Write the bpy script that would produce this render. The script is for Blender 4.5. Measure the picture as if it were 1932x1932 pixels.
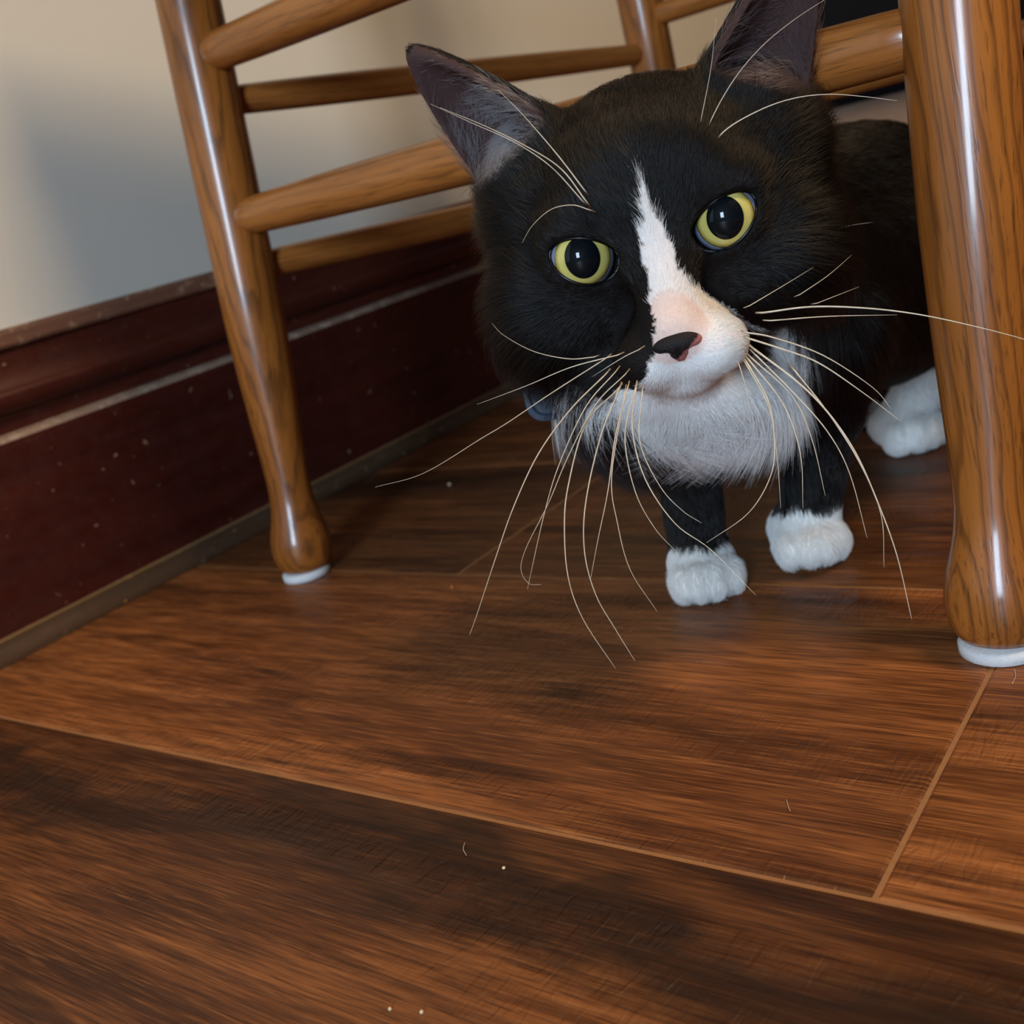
import bpy, bmesh, math, random
import numpy as np
from mathutils import Vector, Matrix

for o in list(bpy.data.objects):
    bpy.data.objects.remove(o, do_unlink=True)
SC = bpy.context.scene
COL = SC.collection
RNG = np.random.default_rng(7)
random.seed(7)

# ------------------------------------------------------------------ camera
PX = 1932.0
FPX = 2048.46
CAMR = np.array([[0.78635474, -0.01266369, -0.61764541],
                 [0.568514, -0.37639055, 0.73152032],
                 [-0.24173964, -0.92637454, -0.28877701]])   # columns: image right, image down, forward
CAMC = np.array([0.0, 0.0, 0.20])
cd = bpy.data.cameras.new('camera')
cam = bpy.data.objects.new('camera', cd)
COL.objects.link(cam)
cd.sensor_width = 36.0
cd.sensor_fit = 'HORIZONTAL'
cd.lens = 36.0 * FPX / PX
cd.clip_start = 0.01
mw = Matrix.Identity(4)
for i in range(3):
    mw[i][0] = CAMR[i, 0]
    mw[i][1] = -CAMR[i, 1]
    mw[i][2] = -CAMR[i, 2]
    mw[i][3] = CAMC[i]
cam.matrix_world = mw
cd.dof.use_dof = True
cd.dof.focus_distance = 0.345
cd.dof.aperture_fstop = 15.0
SC.camera = cam

# ------------------------------------------------------------------ world, lights, exposure
SC.view_settings.view_transform = 'Standard'
SC.view_settings.look = 'None'
SC.view_settings.gamma = 1.0
SC.view_settings.use_curve_mapping = False
SC.view_settings.exposure = 0.0
SC.cycles.max_bounces = 6
SC.cycles.transmission_bounces = 6
SC.cycles.diffuse_bounces = 3
wd = bpy.data.worlds.new('room_ambience')
SC.world = wd
wd.use_nodes = True
wd.node_tree.nodes['Background'].inputs['Color'].default_value = (0.85, 0.80, 0.74, 1)
wd.node_tree.nodes['Background'].inputs['Strength'].default_value = 0.028


def area_light(name, loc, target, sx, sy, power, color):
    ld = bpy.data.lights.new(name, 'AREA')
    ld.shape = 'RECTANGLE'
    ld.size = sx
    ld.size_y = sy
    ld.energy = power
    ld.color = color
    lo = bpy.data.objects.new(name, ld)
    COL.objects.link(lo)
    lo.location = loc
    lo.rotation_euler = (Vector(target) - Vector(loc)).to_track_quat('-Z', 'Y').to_euler()
    return lo


area_light('window_daylight', (0.70, -2.4, 1.02), (-0.3, 0.4, 0.2), 0.55, 0.90, 80, (0.60, 0.79, 1.0))
area_light('ceiling_lamp', (0.95, 0.57, 2.2), (-0.2, 0.33, 0.0), 0.55, 0.55, 40, (1.0, 0.74, 0.45))


# ------------------------------------------------------------------ projection helpers (pixel of the photograph <-> metres)
def unp(px, depth=None, z=None, X=None, Y=None):
    d = CAMR @ np.array([px[0] - 966.0, px[1] - 966.0, FPX])
    if depth is not None:
        t = depth / FPX
    elif z is not None:
        t = (z - CAMC[2]) / d[2]
    elif X is not None:
        t = (X - CAMC[0]) / d[0]
    else:
        t = (Y - CAMC[1]) / d[1]
    return CAMC + d * t


def proj(P):
    c = (np.asarray(P) - CAMC) @ CAMR
    return np.stack([966 + FPX * c[..., 0] / c[..., 2], 966 + FPX * c[..., 1] / c[..., 2], c[..., 2]], -1)


# ------------------------------------------------------------------ object helpers
def mesh_obj(name, verts, faces, mat=None, parent=None, smooth=True):
    me = bpy.data.meshes.new(name)
    me.from_pydata([tuple(map(float, v)) for v in verts], [], [tuple(map(int, f)) for f in faces])
    me.update()
    if smooth:
        me.polygons.foreach_set('use_smooth', [True] * len(me.polygons))
    if mat:
        me.materials.append(mat)
    o = bpy.data.objects.new(name, me)
    COL.objects.link(o)
    if parent:
        o.parent = parent
    return o


def bm_obj(name, bm, mat=None, parent=None, smooth=False):
    me = bpy.data.meshes.new(name)
    bm.to_mesh(me)
    bm.free()
    if smooth:
        me.polygons.foreach_set('use_smooth', [True] * len(me.polygons))
    if mat:
        me.materials.append(mat)
    o = bpy.data.objects.new(name, me)
    COL.objects.link(o)
    if parent:
        o.parent = parent
    return o


def tag(o, label=None, cat=None, group=None, kind=None):
    if label: o['label'] = label
    if cat: o['category'] = cat
    if group: o['group'] = group
    if kind: o['kind'] = kind
    return o


def empty(name, loc=(0, 0, 0)):
    o = bpy.data.objects.new(name, None)
    COL.objects.link(o)
    o.location = loc
    o.empty_display_size = 0.05
    return o


def tube(name, pts, radii, mat, parent=None, seg=8):
    """swept tube through world points, own local coordinates = world"""
    pts = [Vector(map(float, p)) for p in pts]
    n = len(pts)
    verts, faces = [], []
    ref = Vector((0.13, 0.37, 0.92))
    for i, p in enumerate(pts):
        t = (pts[min(i + 1, n - 1)] - pts[max(i - 1, 0)]).normalized()
        a = t.cross(ref).normalized()
        b = t.cross(a)
        for k in range(seg):
            th = 2 * math.pi * k / seg
            verts.append(p + (a * math.cos(th) + b * math.sin(th)) * radii[i])
    for i in range(n - 1):
        for k in range(seg):
            k2 = (k + 1) % seg
            faces.append((i * seg + k, i * seg + k2, (i + 1) * seg + k2, (i + 1) * seg + k))
    faces.append(tuple(reversed(range(seg))))
    faces.append(tuple((n - 1) * seg + k for k in range(seg)))
    return mesh_obj(name, verts, faces, mat, parent)


def catmull(pts, per=8):
    pts = np.asarray(pts, float)
    if len(pts) == 2:
        pts = np.array([pts[0], (pts[0] + pts[1]) / 2, pts[1]])
    P = np.vstack([2 * pts[0] - pts[1], pts, 2 * pts[-1] - pts[-2]])
    out = []
    for i in range(1, len(P) - 2):
        for k in range(per):
            t = k / per
            out.append(0.5 * ((2 * P[i]) + (-P[i - 1] + P[i + 1]) * t + (2 * P[i - 1] - 5 * P[i] + 4 * P[i + 1] - P[i + 2]) * t * t
                              + (-P[i - 1] + 3 * P[i] - 3 * P[i + 1] + P[i + 2]) * t ** 3))
    out.append(P[-2])
    return np.array(out)


# ------------------------------------------------------------------ materials
class NT:
    def __init__(self, name):
        self.m = bpy.data.materials.new(name)
        self.m.use_nodes = True
        self.t = self.m.node_tree
        self.b = self.t.nodes['Principled BSDF']

    def n(self, typ, **kw):
        nd = self.t.nodes.new(typ)
        for k, v in kw.items():
            if hasattr(nd, k):
                setattr(nd, k, v)
            else:
                nd.inputs[k.replace('_', ' ')].default_value = v
        return nd

    def l(self, a, b):
        self.t.links.new(a, b)

    def coords(self, scale=(1, 1, 1), rot=(0, 0, 0), loc=(0, 0, 0), rand=0.0):
        tc = self.n('ShaderNodeTexCoord')
        mp = self.n('ShaderNodeMapping')
        mp.inputs['Scale'].default_value = scale
        mp.inputs['Rotation'].default_value = rot
        mp.inputs['Location'].default_value = loc
        if rand:
            oi = self.n('ShaderNodeObjectInfo')
            ml = self.n('ShaderNodeMath', operation='MULTIPLY')
            ml.inputs[1].default_value = rand
            self.l(oi.outputs['Random'], ml.inputs[0])
            va = self.n('ShaderNodeVectorMath', operation='ADD')
            self.l(tc.outputs['Object'], va.inputs[0])
            cb = self.n('ShaderNodeCombineXYZ')
            self.l(ml.outputs[0], cb.inputs[0]); self.l(ml.outputs[0], cb.inputs[1]); self.l(ml.outputs[0], cb.inputs[2])
            self.l(cb.outputs[0], va.inputs[1])
            self.l(va.outputs[0], mp.inputs['Vector'])
        else:
            self.l(tc.outputs['Object'], mp.inputs['Vector'])
        return mp.outputs['Vector']

    def noise(self, vec, scale, detail=4, rough=0.55, dist=0.0):
        nd = self.n('ShaderNodeTexNoise')
        nd.inputs['Scale'].default_value = scale
        nd.inputs['Detail'].default_value = detail
        nd.inputs['Roughness'].default_value = rough
        nd.inputs['Distortion'].default_value = dist
        self.l(vec, nd.inputs['Vector'])
        return nd.outputs['Fac']

    def ramp(self, fac, stops, interp='LINEAR'):
        r = self.n('ShaderNodeValToRGB')
        r.color_ramp.interpolation = interp
        e = r.color_ramp.elements
        while len(e) < len(stops):
            e.new(0.5)
        for i, (p, c) in enumerate(stops):
            e[i].position = p
            e[i].color = (c[0], c[1], c[2], 1) if not isinstance(c, (int, float)) else (c, c, c, 1)
        self.l(fac, r.inputs['Fac'])
        return r.outputs['Color']

    def mix(self, fac, a, b, blend='MIX'):
        m = self.n('ShaderNodeMix', data_type='RGBA', blend_type=blend)
        for sock, v in ((m.inputs[0], fac), (m.inputs[6], a), (m.inputs[7], b)):
            if isinstance(v, (int, float)):
                sock.default_value = v
            elif isinstance(v, tuple):
                sock.default_value = (*v[:3], 1)
            else:
                self.l(v, sock)
        return m.outputs[2]

    def math(self, op, a, b=None, clamp=False):
        m = self.n('ShaderNodeMath', operation=op)
        m.use_clamp = clamp
        for i, v in enumerate((a, b)):
            if v is None: continue
            if isinstance(v, (int, float)):
                m.inputs[i].default_value = v
            else:
                self.l(v, m.inputs[i])
        return m.outputs[0]

    def bump(self, h, strength=0.3, dist=0.001, prev=None):
        b = self.n('ShaderNodeBump')
        b.inputs['Strength'].default_value = strength
        b.inputs['Distance'].default_value = dist
        self.l(h, b.inputs['Height'])
        if prev is not None:
            self.l(prev, b.inputs['Normal'])
        return b.outputs['Normal']

    def out(self, color=None, rough=None, normal=None, spec=None, coat=None, coat_rough=None):
        b = self.b
        for key, v in (('Base Color', color), ('Roughness', rough), ('Normal', normal), ('Specular IOR Level', spec), ('Coat Weight', coat), ('Coat Roughness', coat_rough)):
            if v is None: continue
            if isinstance(v, (int, float)):
                b.inputs[key].default_value = v
            elif isinstance(v, tuple):
                b.inputs[key].default_value = (*v[:3], 1)
            else:
                self.l(v, b.inputs[key])
        return self.m


def srgb(r, g, b):
    f = lambda c: (c / 255 / 12.92) if c / 255 <= 0.04045 else ((c / 255 + 0.055) / 1.055) ** 2.4
    return (f(r), f(g), f(b))


def mat_floor():
    k = NT('hand_scraped_floor_wood')
    vec = k.coords(scale=(1.0, 7.0, 7.0), rand=13.0)
    big = k.noise(vec, 3.2, 3, 0.6, 0.6)
    vec2 = k.coords(scale=(5.0, 75.0, 30.0), rand=29.0)
    fine = k.noise(vec2, 3.0, 3, 0.65, 0.3)
    vec3 = k.coords(scale=(1.6, 14.0, 10.0), rand=41.0)
    streak = k.noise(vec3, 2.4, 3, 0.6, 1.2)
    pore = k.noise(k.coords(scale=(16.0, 420.0, 90.0), rand=61.0), 2.2, 2, 0.7, 0.0)
    c1 = k.ramp(big, [(0.28, srgb(76, 42, 20)), (0.43, srgb(112, 64, 32)), (0.56, srgb(146, 88, 46)), (0.72, srgb(120, 69, 35))])
    c2 = k.mix(k.ramp(fine, [(0.36, 0.55), (0.62, 0.0)]), c1, srgb(58, 28, 13))
    c2 = k.mix(k.ramp(pore, [(0.34, 0.6), (0.5, 0.0)]), c2, srgb(50, 25, 12))
    c2 = k.mix(k.ramp(pore, [(0.55, 0.0), (0.72, 0.35)]), c2, srgb(186, 120, 66))
    dark = k.ramp(streak, [(0.30, 1.0), (0.42, 0.0)])
    c3 = k.mix(k.math('MULTIPLY', dark, 0.75), c2, srgb(42, 22, 12))
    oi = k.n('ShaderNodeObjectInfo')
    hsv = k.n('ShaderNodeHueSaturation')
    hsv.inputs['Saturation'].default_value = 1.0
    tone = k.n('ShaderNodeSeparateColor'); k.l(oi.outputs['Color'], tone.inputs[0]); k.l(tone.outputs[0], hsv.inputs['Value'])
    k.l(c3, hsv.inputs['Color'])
    # black heartwood along one edge of some boards
    tcx = k.n('ShaderNodeTexCoord'); sx = k.n('ShaderNodeSeparateXYZ'); k.l(tcx.outputs['Object'], sx.inputs[0])
    wv = k.noise(k.coords(scale=(4.0, 9.0, 6.0), rand=7.0), 1.6, 3, 0.6, 0.8)
    yy = k.math('ADD', sx.outputs[1], k.math('MULTIPLY', k.math('SUBTRACT', wv, 0.5), 0.11))
    hw = k.ramp(k.math('MULTIPLY', yy, 5.0), [(0.16, 0.0), (0.27, 0.85), (0.36, 0.9), (0.43, 0.35)])
    hw = k.math('MULTIPLY', k.math('MULTIPLY', hw, tone.outputs[1]), k.ramp(fine, [(0.25, 0.55), (0.6, 1.0)]))
    hcol = k.mix(hw, hsv.outputs['Color'], srgb(28, 16, 11))
    # chatter marks: short ripples crossing the streaks
    vec4 = k.coords(scale=(150.0, 40.0, 20.0), rand=17.0)
    rip = k.noise(vec4, 1.6, 1, 0.5, 1.5)
    msk = k.ramp(k.noise(k.coords(scale=(2.0, 16.0, 8.0), rand=53.0), 2.0, 1, 0.5, 0.0), [(0.46, 0.0), (0.58, 1.0)])
    h = k.math('ADD', k.math('MULTIPLY', k.math('MULTIPLY', rip, msk), 1.4), k.math('ADD', k.math('MULTIPLY', fine, 0.35), k.math('MULTIPLY', pore, 0.25)))
    nb = k.bump(h, 0.5, 0.0016)
    rough = k.ramp(fine, [(0.3, 0.34), (0.7, 0.50)])
    return k.out(hcol, rough, nb, 0.3)


def mat_oak(name, light, mid, dark, tilt=0.06, ox=0.03, oy=0.012, rough=0.19, freq=520.0, ringamt=0.55):
    """varnished oak: growth rings round an axis beside the piece, slightly tilted so the cut shows cathedrals"""
    k = NT(name)
    tc = k.n('ShaderNodeTexCoord')
    oi = k.n('ShaderNodeObjectInfo')
    rv = k.math('MULTIPLY', oi.outputs['Random'], 6.28)
    vr = k.n('ShaderNodeVectorRotate', rotation_type='Z_AXIS')
    k.l(tc.outputs['Object'], vr.inputs['Vector']); k.l(rv, vr.inputs['Angle'])
    mp = k.n('ShaderNodeMapping')
    mp.inputs['Rotation'].default_value = (tilt, tilt * 0.7, 0)
    mp.inputs['Location'].default_value = (ox, oy, 0)
    k.l(vr.outputs[0], mp.inputs['Vector'])
    v = mp.outputs['Vector']
    sep = k.n('ShaderNodeSeparateXYZ'); k.l(v, sep.inputs[0])
    r = k.math('SQRT', k.math('ADD', k.math('MULTIPLY', sep.outputs[0], sep.outputs[0]), k.math('MULTIPLY', sep.outputs[1], sep.outputs[1])))
    sm = k.n('ShaderNodeMapping'); sm.inputs['Scale'].default_value = (55, 55, 9)
    k.l(v, sm.inputs['Vector'])
    wob = k.noise(sm.outputs['Vector'], 1.0, 3, 0.5)
    ph = k.math('ADD', k.math('MULTIPLY', r, freq), k.math('MULTIPLY', wob, 3.2))
    saw = k.math('FRACT', ph)
    ring = k.ramp(saw, [(0.0, 0.15), (0.55, 0.0), (0.82, 0.9), (0.90, 1.0), (1.0, 0.2)])
    fm = k.n('ShaderNodeMapping'); fm.inputs['Scale'].default_value = (900, 900, 26)
    k.l(v, fm.inputs['Vector'])
    pores = k.noise(fm.outputs['Vector'], 1.0, 3, 0.6)
    pore = k.ramp(pores, [(0.33, 1.0), (0.46, 0.0)])
    bm_ = k.n('ShaderNodeMapping'); bm_.inputs['Scale'].default_value = (30, 30, 6)
    k.l(v, bm_.inputs['Vector'])
    broad = k.noise(bm_.outputs['Vector'], 1.0, 3, 0.5)
    c = k.mix(k.ramp(broad, [(0.35, 0.0), (0.65, 1.0)]), light, mid)
    c = k.mix(k.math('MULTIPLY', ring, ringamt), c, dark)
    c = k.mix(k.math('MULTIPLY', pore, 0.55), c, dark)
    nb = k.bump(k.math('SUBTRACT', 1.0, k.math('ADD', k.math('MULTIPLY', pore, 0.7), k.math('MULTIPLY', ring, 0.3))), 0.12, 0.0004)
    return k.out(c, rough + 0.16, nb, 0.35, 0.38, rough - 0.05)


def mat_baseboard(name, base, wear, wear_amt, rough=0.36):
    k = NT(name)
    v = k.coords(scale=(30, 3, 30))
    a = k.noise(v, 2.0, 5, 0.6)
    c = k.ramp(a, [(0.3, tuple(x * 0.65 for x in base)), (0.7, tuple(x * 1.25 for x in base))])
    v2 = k.coords(scale=(60, 45, 60))
    w = k.noise(v2, 1.4, 6, 0.75)
    lo = 0.70 - wear_amt
    c = k.mix(k.ramp(w, [(lo, 0.0), (lo + 0.08, 1.0)]), c, wear)
    v3 = k.coords(scale=(160, 160, 160))
    sp = k.noise(v3, 1.0, 2, 0.5)
    c = k.mix(k.ramp(sp, [(0.72, 0.0), (0.75, 0.8)]), c, srgb(150, 125, 100))
    nb = k.bump(w, 0.15, 0.0008)
    return k.out(c, k.ramp(w, [(0.35, rough), (0.7, min(rough + 0.3, 1.0))]), nb, 0.4)


def mat_wall():
    k = NT('painted_plaster')
    v = k.coords()
    a = k.noise(v, 220, 4, 0.6)
    b = k.noise(v, 9, 3, 0.5)
    c = k.mix(k.math('MULTIPLY', b, 0.35), srgb(226, 220, 206), srgb(206, 200, 186))
    nb = k.bump(a, 0.18, 0.0006)
    return k.out(c, 0.6, nb, 0.3)


def mat_plain(name, c, rough=0.6, spec=0.4, coat=0.0, nscale=0, nstr=0.2):
    k = NT(name)
    col = c
    nb = None
    v = k.coords()
    a = k.noise(v, nscale or 60, 4, 0.6)
    col = k.mix(a, tuple(x * 0.82 for x in c), tuple(min(1, x * 1.15) for x in c))
    nb = k.bump(a, nstr, 0.0005)
    return k.out(col, rough, nb, spec, coat, 0.05)


M_floor = mat_floor()
M_sub = mat_plain('joint_dust', srgb(150, 104, 66), 0.9, 0.2, nscale=400)
M_oak = mat_oak('varnished_oak', srgb(172, 102, 40), srgb(140, 80, 29), srgb(62, 34, 16), freq=260.0)
M_oak_r = mat_oak('varnished_oak_rung', srgb(180, 112, 52), srgb(158, 94, 40), srgb(84, 48, 22), tilt=0.03, ox=0.05, freq=150.0, ringamt=0.28)
M_base = mat_baseboard('mahogany_baseboard', srgb(66, 22, 14), srgb(84, 50, 34), 0.02)
M_cap = mat_baseboard('mahogany_cap', srgb(74, 28, 18), srgb(112, 78, 56), 0.04)
M_lip = mat_baseboard('worn_top_edge', srgb(122, 82, 62), srgb(160, 124, 96), 0.16, 0.55)
M_shoe = mat_baseboard('dusty_shoe_moulding', srgb(74, 50, 30), srgb(112, 86, 56), 0.10, 0.6)
M_ledge = mat_baseboard('dusty_worn_ledge', srgb(138, 112, 94), srgb(176, 152, 130), 0.18, 0.6)
M_gold = mat_baseboard('ochre_dust_line', srgb(128, 96, 56), srgb(160, 126, 84), 0.12, 0.7)
M_wall = mat_wall()
M_felt = mat_plain('white_felt', srgb(214, 214, 214), 0.9, 0.1, nscale=900, nstr=0.6)

# ------------------------------------------------------------------ setting: floor planks
floor = mesh_obj('floor', [(-0.70, -1.6, -0.0005), (2.4, -1.6, -0.0005), (2.4, 4.2, -0.0005), (-0.70, 4.2, -0.0005)], [(0, 1, 2, 3)], M_sub, smooth=False)
tag(floor, 'brown hand-scraped wood plank floor', None, None, 'structure')
PW = 0.1882
Y0 = 0.2250
GAP = 0.0012


def plank(x0, x1, y0, y1, tone=1.0, heart=0.0):
    """one board with eased edges; local origin at its centre"""
    a, b = (x1 - x0) / 2 - GAP / 2, (y1 - y0) / 2 - GAP / 2
    e, dz = 0.0012, 0.0006
    zs = -0.0016
    vs = [(-a, -b, zs), (a, -b, zs), (a, b, zs), (-a, b, zs), (-a, -b, -dz), (a, -b, -dz), (a, b, -dz), (-a, b, -dz),
          (-a + e, -b + e, 0), (a - e, -b + e, 0), (a - e, b - e, 0), (-a + e, b - e, 0)]
    fs = [(8, 9, 10, 11)]
    for i in range(4):
        j = (i + 1) % 4
        fs += [(i, j, 4 + j, 4 + i), (4 + i, 4 + j, 8 + j, 8 + i)]
    o = mesh_obj('plank', vs, fs, M_floor, floor, smooth=False)
    o.location = ((x0 + x1) / 2, (y0 + y1) / 2, 0)
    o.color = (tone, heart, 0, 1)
    return o


JOINTS = {-1: [0.62], 0: [-0.103, 1.11], 1: [-0.40, 0.80], 2: [0.25], 3: [-0.2, 1.0], -2: [-0.35, 0.85]}
TONES = {-1: 0.80, 0: 1.16, 1: 0.68, 2: 0.66}  # board tone per row; under the chair also darkened to paint in shade
for r in range(-9, 21):
    y0 = Y0 + r * PW
    js = JOINTS.get(r, [-0.55 + (r * 0.53) % 1.2, 0.65 + (r * 0.53) % 1.2])
    xs = [-0.69] + [j for j in js if -0.6 < j < 2.3] + [2.39]
    for a, b in zip(xs[:-1], xs[1:]):
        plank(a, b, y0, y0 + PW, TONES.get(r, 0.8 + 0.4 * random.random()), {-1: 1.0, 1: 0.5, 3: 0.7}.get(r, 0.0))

# ------------------------------------------------------------------ setting: wall and baseboard
WX = -0.672
bm = bmesh.new()
bmesh.ops.create_cube(bm, size=1.0)
for v in bm.verts:
    v.co = Vector((WX - 0.05 + v.co.x * 0.1, 1.3 + v.co.y * 5.8, 1.2 + v.co.z * 2.41))
wall = bm_obj('wall_left', bm, M_wall)
tag(wall, 'off-white painted plaster wall above the dark baseboard', None, None, 'structure')


def profile_run(name, prof, mat, parent=None, y0=-1.6, y1=4.2, jag=0.0, ny=2):
    n = len(prof)
    ys = np.linspace(y0, y1, ny)
    vs, fs = [], []
    for j, y in enumerate(ys):
        for (d, z) in prof:
            q = 0.0
            vs.append((WX + d + q, y, z))
    for j in range(ny - 1):
        for i in range(n - 1):
            fs.append((j * n + i, (j + 1) * n + i, (j + 1) * n + i + 1, j * n + i + 1))
    o = mesh_obj(name, vs, fs, mat, parent, smooth=False)
    bmx = bmesh.new(); bmx.from_mesh(o.data); bmesh.ops.recalc_face_normals(bmx, faces=bmx.faces)
    bmx.to_mesh(o.data); bmx.free()
    return o


bb = profile_run('baseboard_left', [(0.0, 0.1262), (0.0100, 0.1262), (0.0178, 0.1248), (0.0200, 0.1222), (0.0204, 0.118), (0.0204, 0.0), (0.0, 0.0), (0.0, 0.1262)], M_base)
bb.data.materials.append(M_ledge)
for i_ in (0, 1, 2):
    bb.data.polygons[i_].material_index = 1
tag(bb, 'tall dark mahogany baseboard along the left wall', None, None, 'structure')
cove = []
for i in range(9):
    t = i / 8
    cove.append((0.0098 + 0.0085 * (1 - math.cos(t * math.pi / 2)), 0.1745 - 0.024 * math.sin(t * math.pi / 2)))
nose_ = [(0.0186, 0.1475), (0.0184, 0.1440), (0.0172, 0.1405), (0.0150, 0.1382), (0.0118, 0.1366), (0.0100, 0.1340), (0.0098, 0.1263), (0.0, 0.1263), (0.0, 0.1745)]
capm = profile_run('cap_moulding', [(0.0, 0.1745)] + cove + nose_, M_cap, bb)
capm.data.polygons.foreach_set('use_smooth', [2 <= i <= 12 for i in range(len(capm.data.polygons))])
lip = profile_run('top_lip', [(0.0, 0.1868), (0.0105, 0.1868), (0.0128, 0.1856), (0.0136, 0.1836), (0.0136, 0.1772), (0.0126, 0.1755), (0.0090, 0.1746), (0.0, 0.1746), (0.0, 0.1868)], M_lip, bb)
sh = [(0.0204, 0.0)]
for i in range(8):
    t = i / 7 * math.pi / 2
    sh.append((0.0222 + 0.0112 * math.cos(t), 0.0005 + 0.0120 * math.sin(t)))
sh += [(0.0204, 0.013), (0.0204, 0.0)]
shoe = profile_run('shoe_moulding', sh, M_shoe, bb)
shoe.data.materials.append(M_gold)
for i_ in (7, 8):
    shoe.data.polygons[i_].material_index = 1

# ------------------------------------------------------------------ the chair
chair = empty('wooden_chair', (-0.30, 0.58, 0))
tag(chair, 'varnished oak wooden chair with turned legs and round rungs standing over the cat', 'chair')
CHO = Vector((-0.30, 0.58, 0))
LEG_PROF = [(0.0042, 0.0135), (0.006, 0.0152), (0.0095, 0.0170), (0.014, 0.0182), (0.019, 0.0187), (0.024, 0.0183), (0.030, 0.0170), (0.037, 0.0151),
            (0.044, 0.0137), (0.052, 0.0130), (0.062, 0.0131), (0.075, 0.0137), (0.095, 0.0150), (0.120, 0.0164), (0.150, 0.0176), (0.190, 0.0180), (0.240, 0.0181), (0.30, 0.0181), (0.37, 0.0180), (0.445, 0.0176)]


def lathe_leg(base, top, prof, name='leg', seg=36):
    base, top = Vector(base), Vector(top)
    ax = (top - base).normalized()
    vs, fs = [], []
    for (z, r) in prof:
        for k in range(seg):
            th = 2 * math.pi * k / seg
            vs.append((r * math.cos(th), r * math.sin(th), z / ax.z))
    n = len(prof)
    for i in range(n - 1):
        for k in range(seg):
            k2 = (k + 1) % seg
            fs.append((i * seg + k, i * seg + k2, (i + 1) * seg + k2, (i + 1) * seg + k))
    fs.append(tuple(reversed(range(seg))))
    fs.append(tuple((n - 1) * seg + k for k in range(seg)))
    o = mesh_obj(name, vs, fs, M_oak, chair)
    o.location = base - CHO
    o.rotation_mode = 'QUATERNION'
    o.rotation_quaternion = ax.to_track_quat('Z', 'Y')
    # felt glide under the foot
    sg = 28
    pv, pf = [], []
    for (z, r) in ((0.0, 0.0140), (0.0006, 0.0149), (0.0040, 0.0149), (0.0050, 0.0138)):
        for k in range(sg):
            th = 2 * math.pi * k / sg
            pv.append((r * math.cos(th), r * math.sin(th), z))
    for i in range(3):
        for k in range(sg):
            k2 = (k + 1) % sg
            pf.append((i * sg + k, i * sg + k2, (i + 1) * sg + k2, (i + 1) * sg + k))
    pf.append(tuple(reversed(range(sg)))); pf.append(tuple(3 * sg + k for k in range(sg)))
    p = mesh_obj('felt_pad', pv, pf, M_felt, o)
    p.rotation_mode = 'QUATERNION'
    p.rotation_quaternion = ax.to_track_quat('Z', 'Y').inverted()
    p['label'] = 'white felt glide pad'
    return o


LB, LT = Vector((-0.516, 0.406, 0)), Vector((-0.515, 0.450, 0.334))
RB, RT = Vector((-0.1025, 0.3660, 0)), Vector((-0.1016, 0.402, 0.217))
FB, FT = Vector((-0.420, 0.790, 0)), Vector((-0.420, 0.790, 0.30))
BB, BT = Vector((-0.120, 0.757, 0)), Vector((-0.120, 0.757, 0.30))
lathe_leg(LB, LT, LEG_PROF)
lathe_leg(RB, RT, LEG_PROF)
BACK = [(0.0042, 0.0135), (0.01, 0.0155), (0.05, 0.0160), (0.15, 0.0168), (0.30, 0.0170), (0.50, 0.0168), (0.80, 0.0150), (1.02, 0.0135), (1.05, 0.0100)]
lathe_leg(FB, FT, BACK, 'leg')
lathe_leg(BB, BT, BACK, 'leg')


def on(b, t, z):
    return b + (t - b) * ((z - b.z) / (t.z - b.z))


def rung(p, q, r, name='rung', bulge=1.12, r2=None):
    p, q = Vector(p), Vector(q)
    ax = q - p
    L = ax.length
    r2 = r if r2 is None else r2
    seg, n = 24, 17
    vs, fs = [], []
    for i in range(n):
        t = i / (n - 1)
        rr = (r + (r2 - r) * t) * (0.88 + (bulge - 0.88) * math.sin(math.pi * min(max(t, 0.0), 1.0)) ** 0.6)
        for k in range(seg):
            th = 2 * math.pi * k / seg
            vs.append((rr * math.cos(th), rr * math.sin(th), t * L))
    for i in range(n - 1):
        for k in range(seg):
            k2 = (k + 1) % seg
            fs.append((i * seg + k, i * seg + k2, (i + 1) * seg + k2, (i + 1) * seg + k))
    fs.append(tuple(reversed(range(seg)))); fs.append(tuple((n - 1) * seg + k for k in range(seg)))
    o = mesh_obj(name, vs, fs, M_oak_r, chair)
    o.location = p - CHO
    o.rotation_mode = 'QUATERNION'
    o.rotation_quaternion = ax.to_track_quat('Z', 'Y')
    return o


rung(on(LB, LT, 0.214), on(RB, RT, 0.2095), 0.0108)          # front, lower
rung(on(LB, LT, 0.303), on(RB, RT, 0.292), 0.0108)           # front, upper
rung(on(LB, LT, 0.279), on(FB, FT, 0.259), 0.0086, r2=0.0076)
rung(on(LB, LT, 0.186), on(FB, FT, 0.171), 0.0086, r2=0.0078)
rung(on(RB, RT, 0.279), on(BB, BT, 0.259), 0.0086, r2=0.0076)
rung(on(RB, RT, 0.160), on(BB, BT, 0.150), 0.0086, r2=0.0078)
rung(on(FB, FT, 0.283), on(BB, BT, 0.283), 0.0082)
rung(on(FB, FT, 0.203), on(BB, BT, 0.203), 0.0082)
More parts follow.
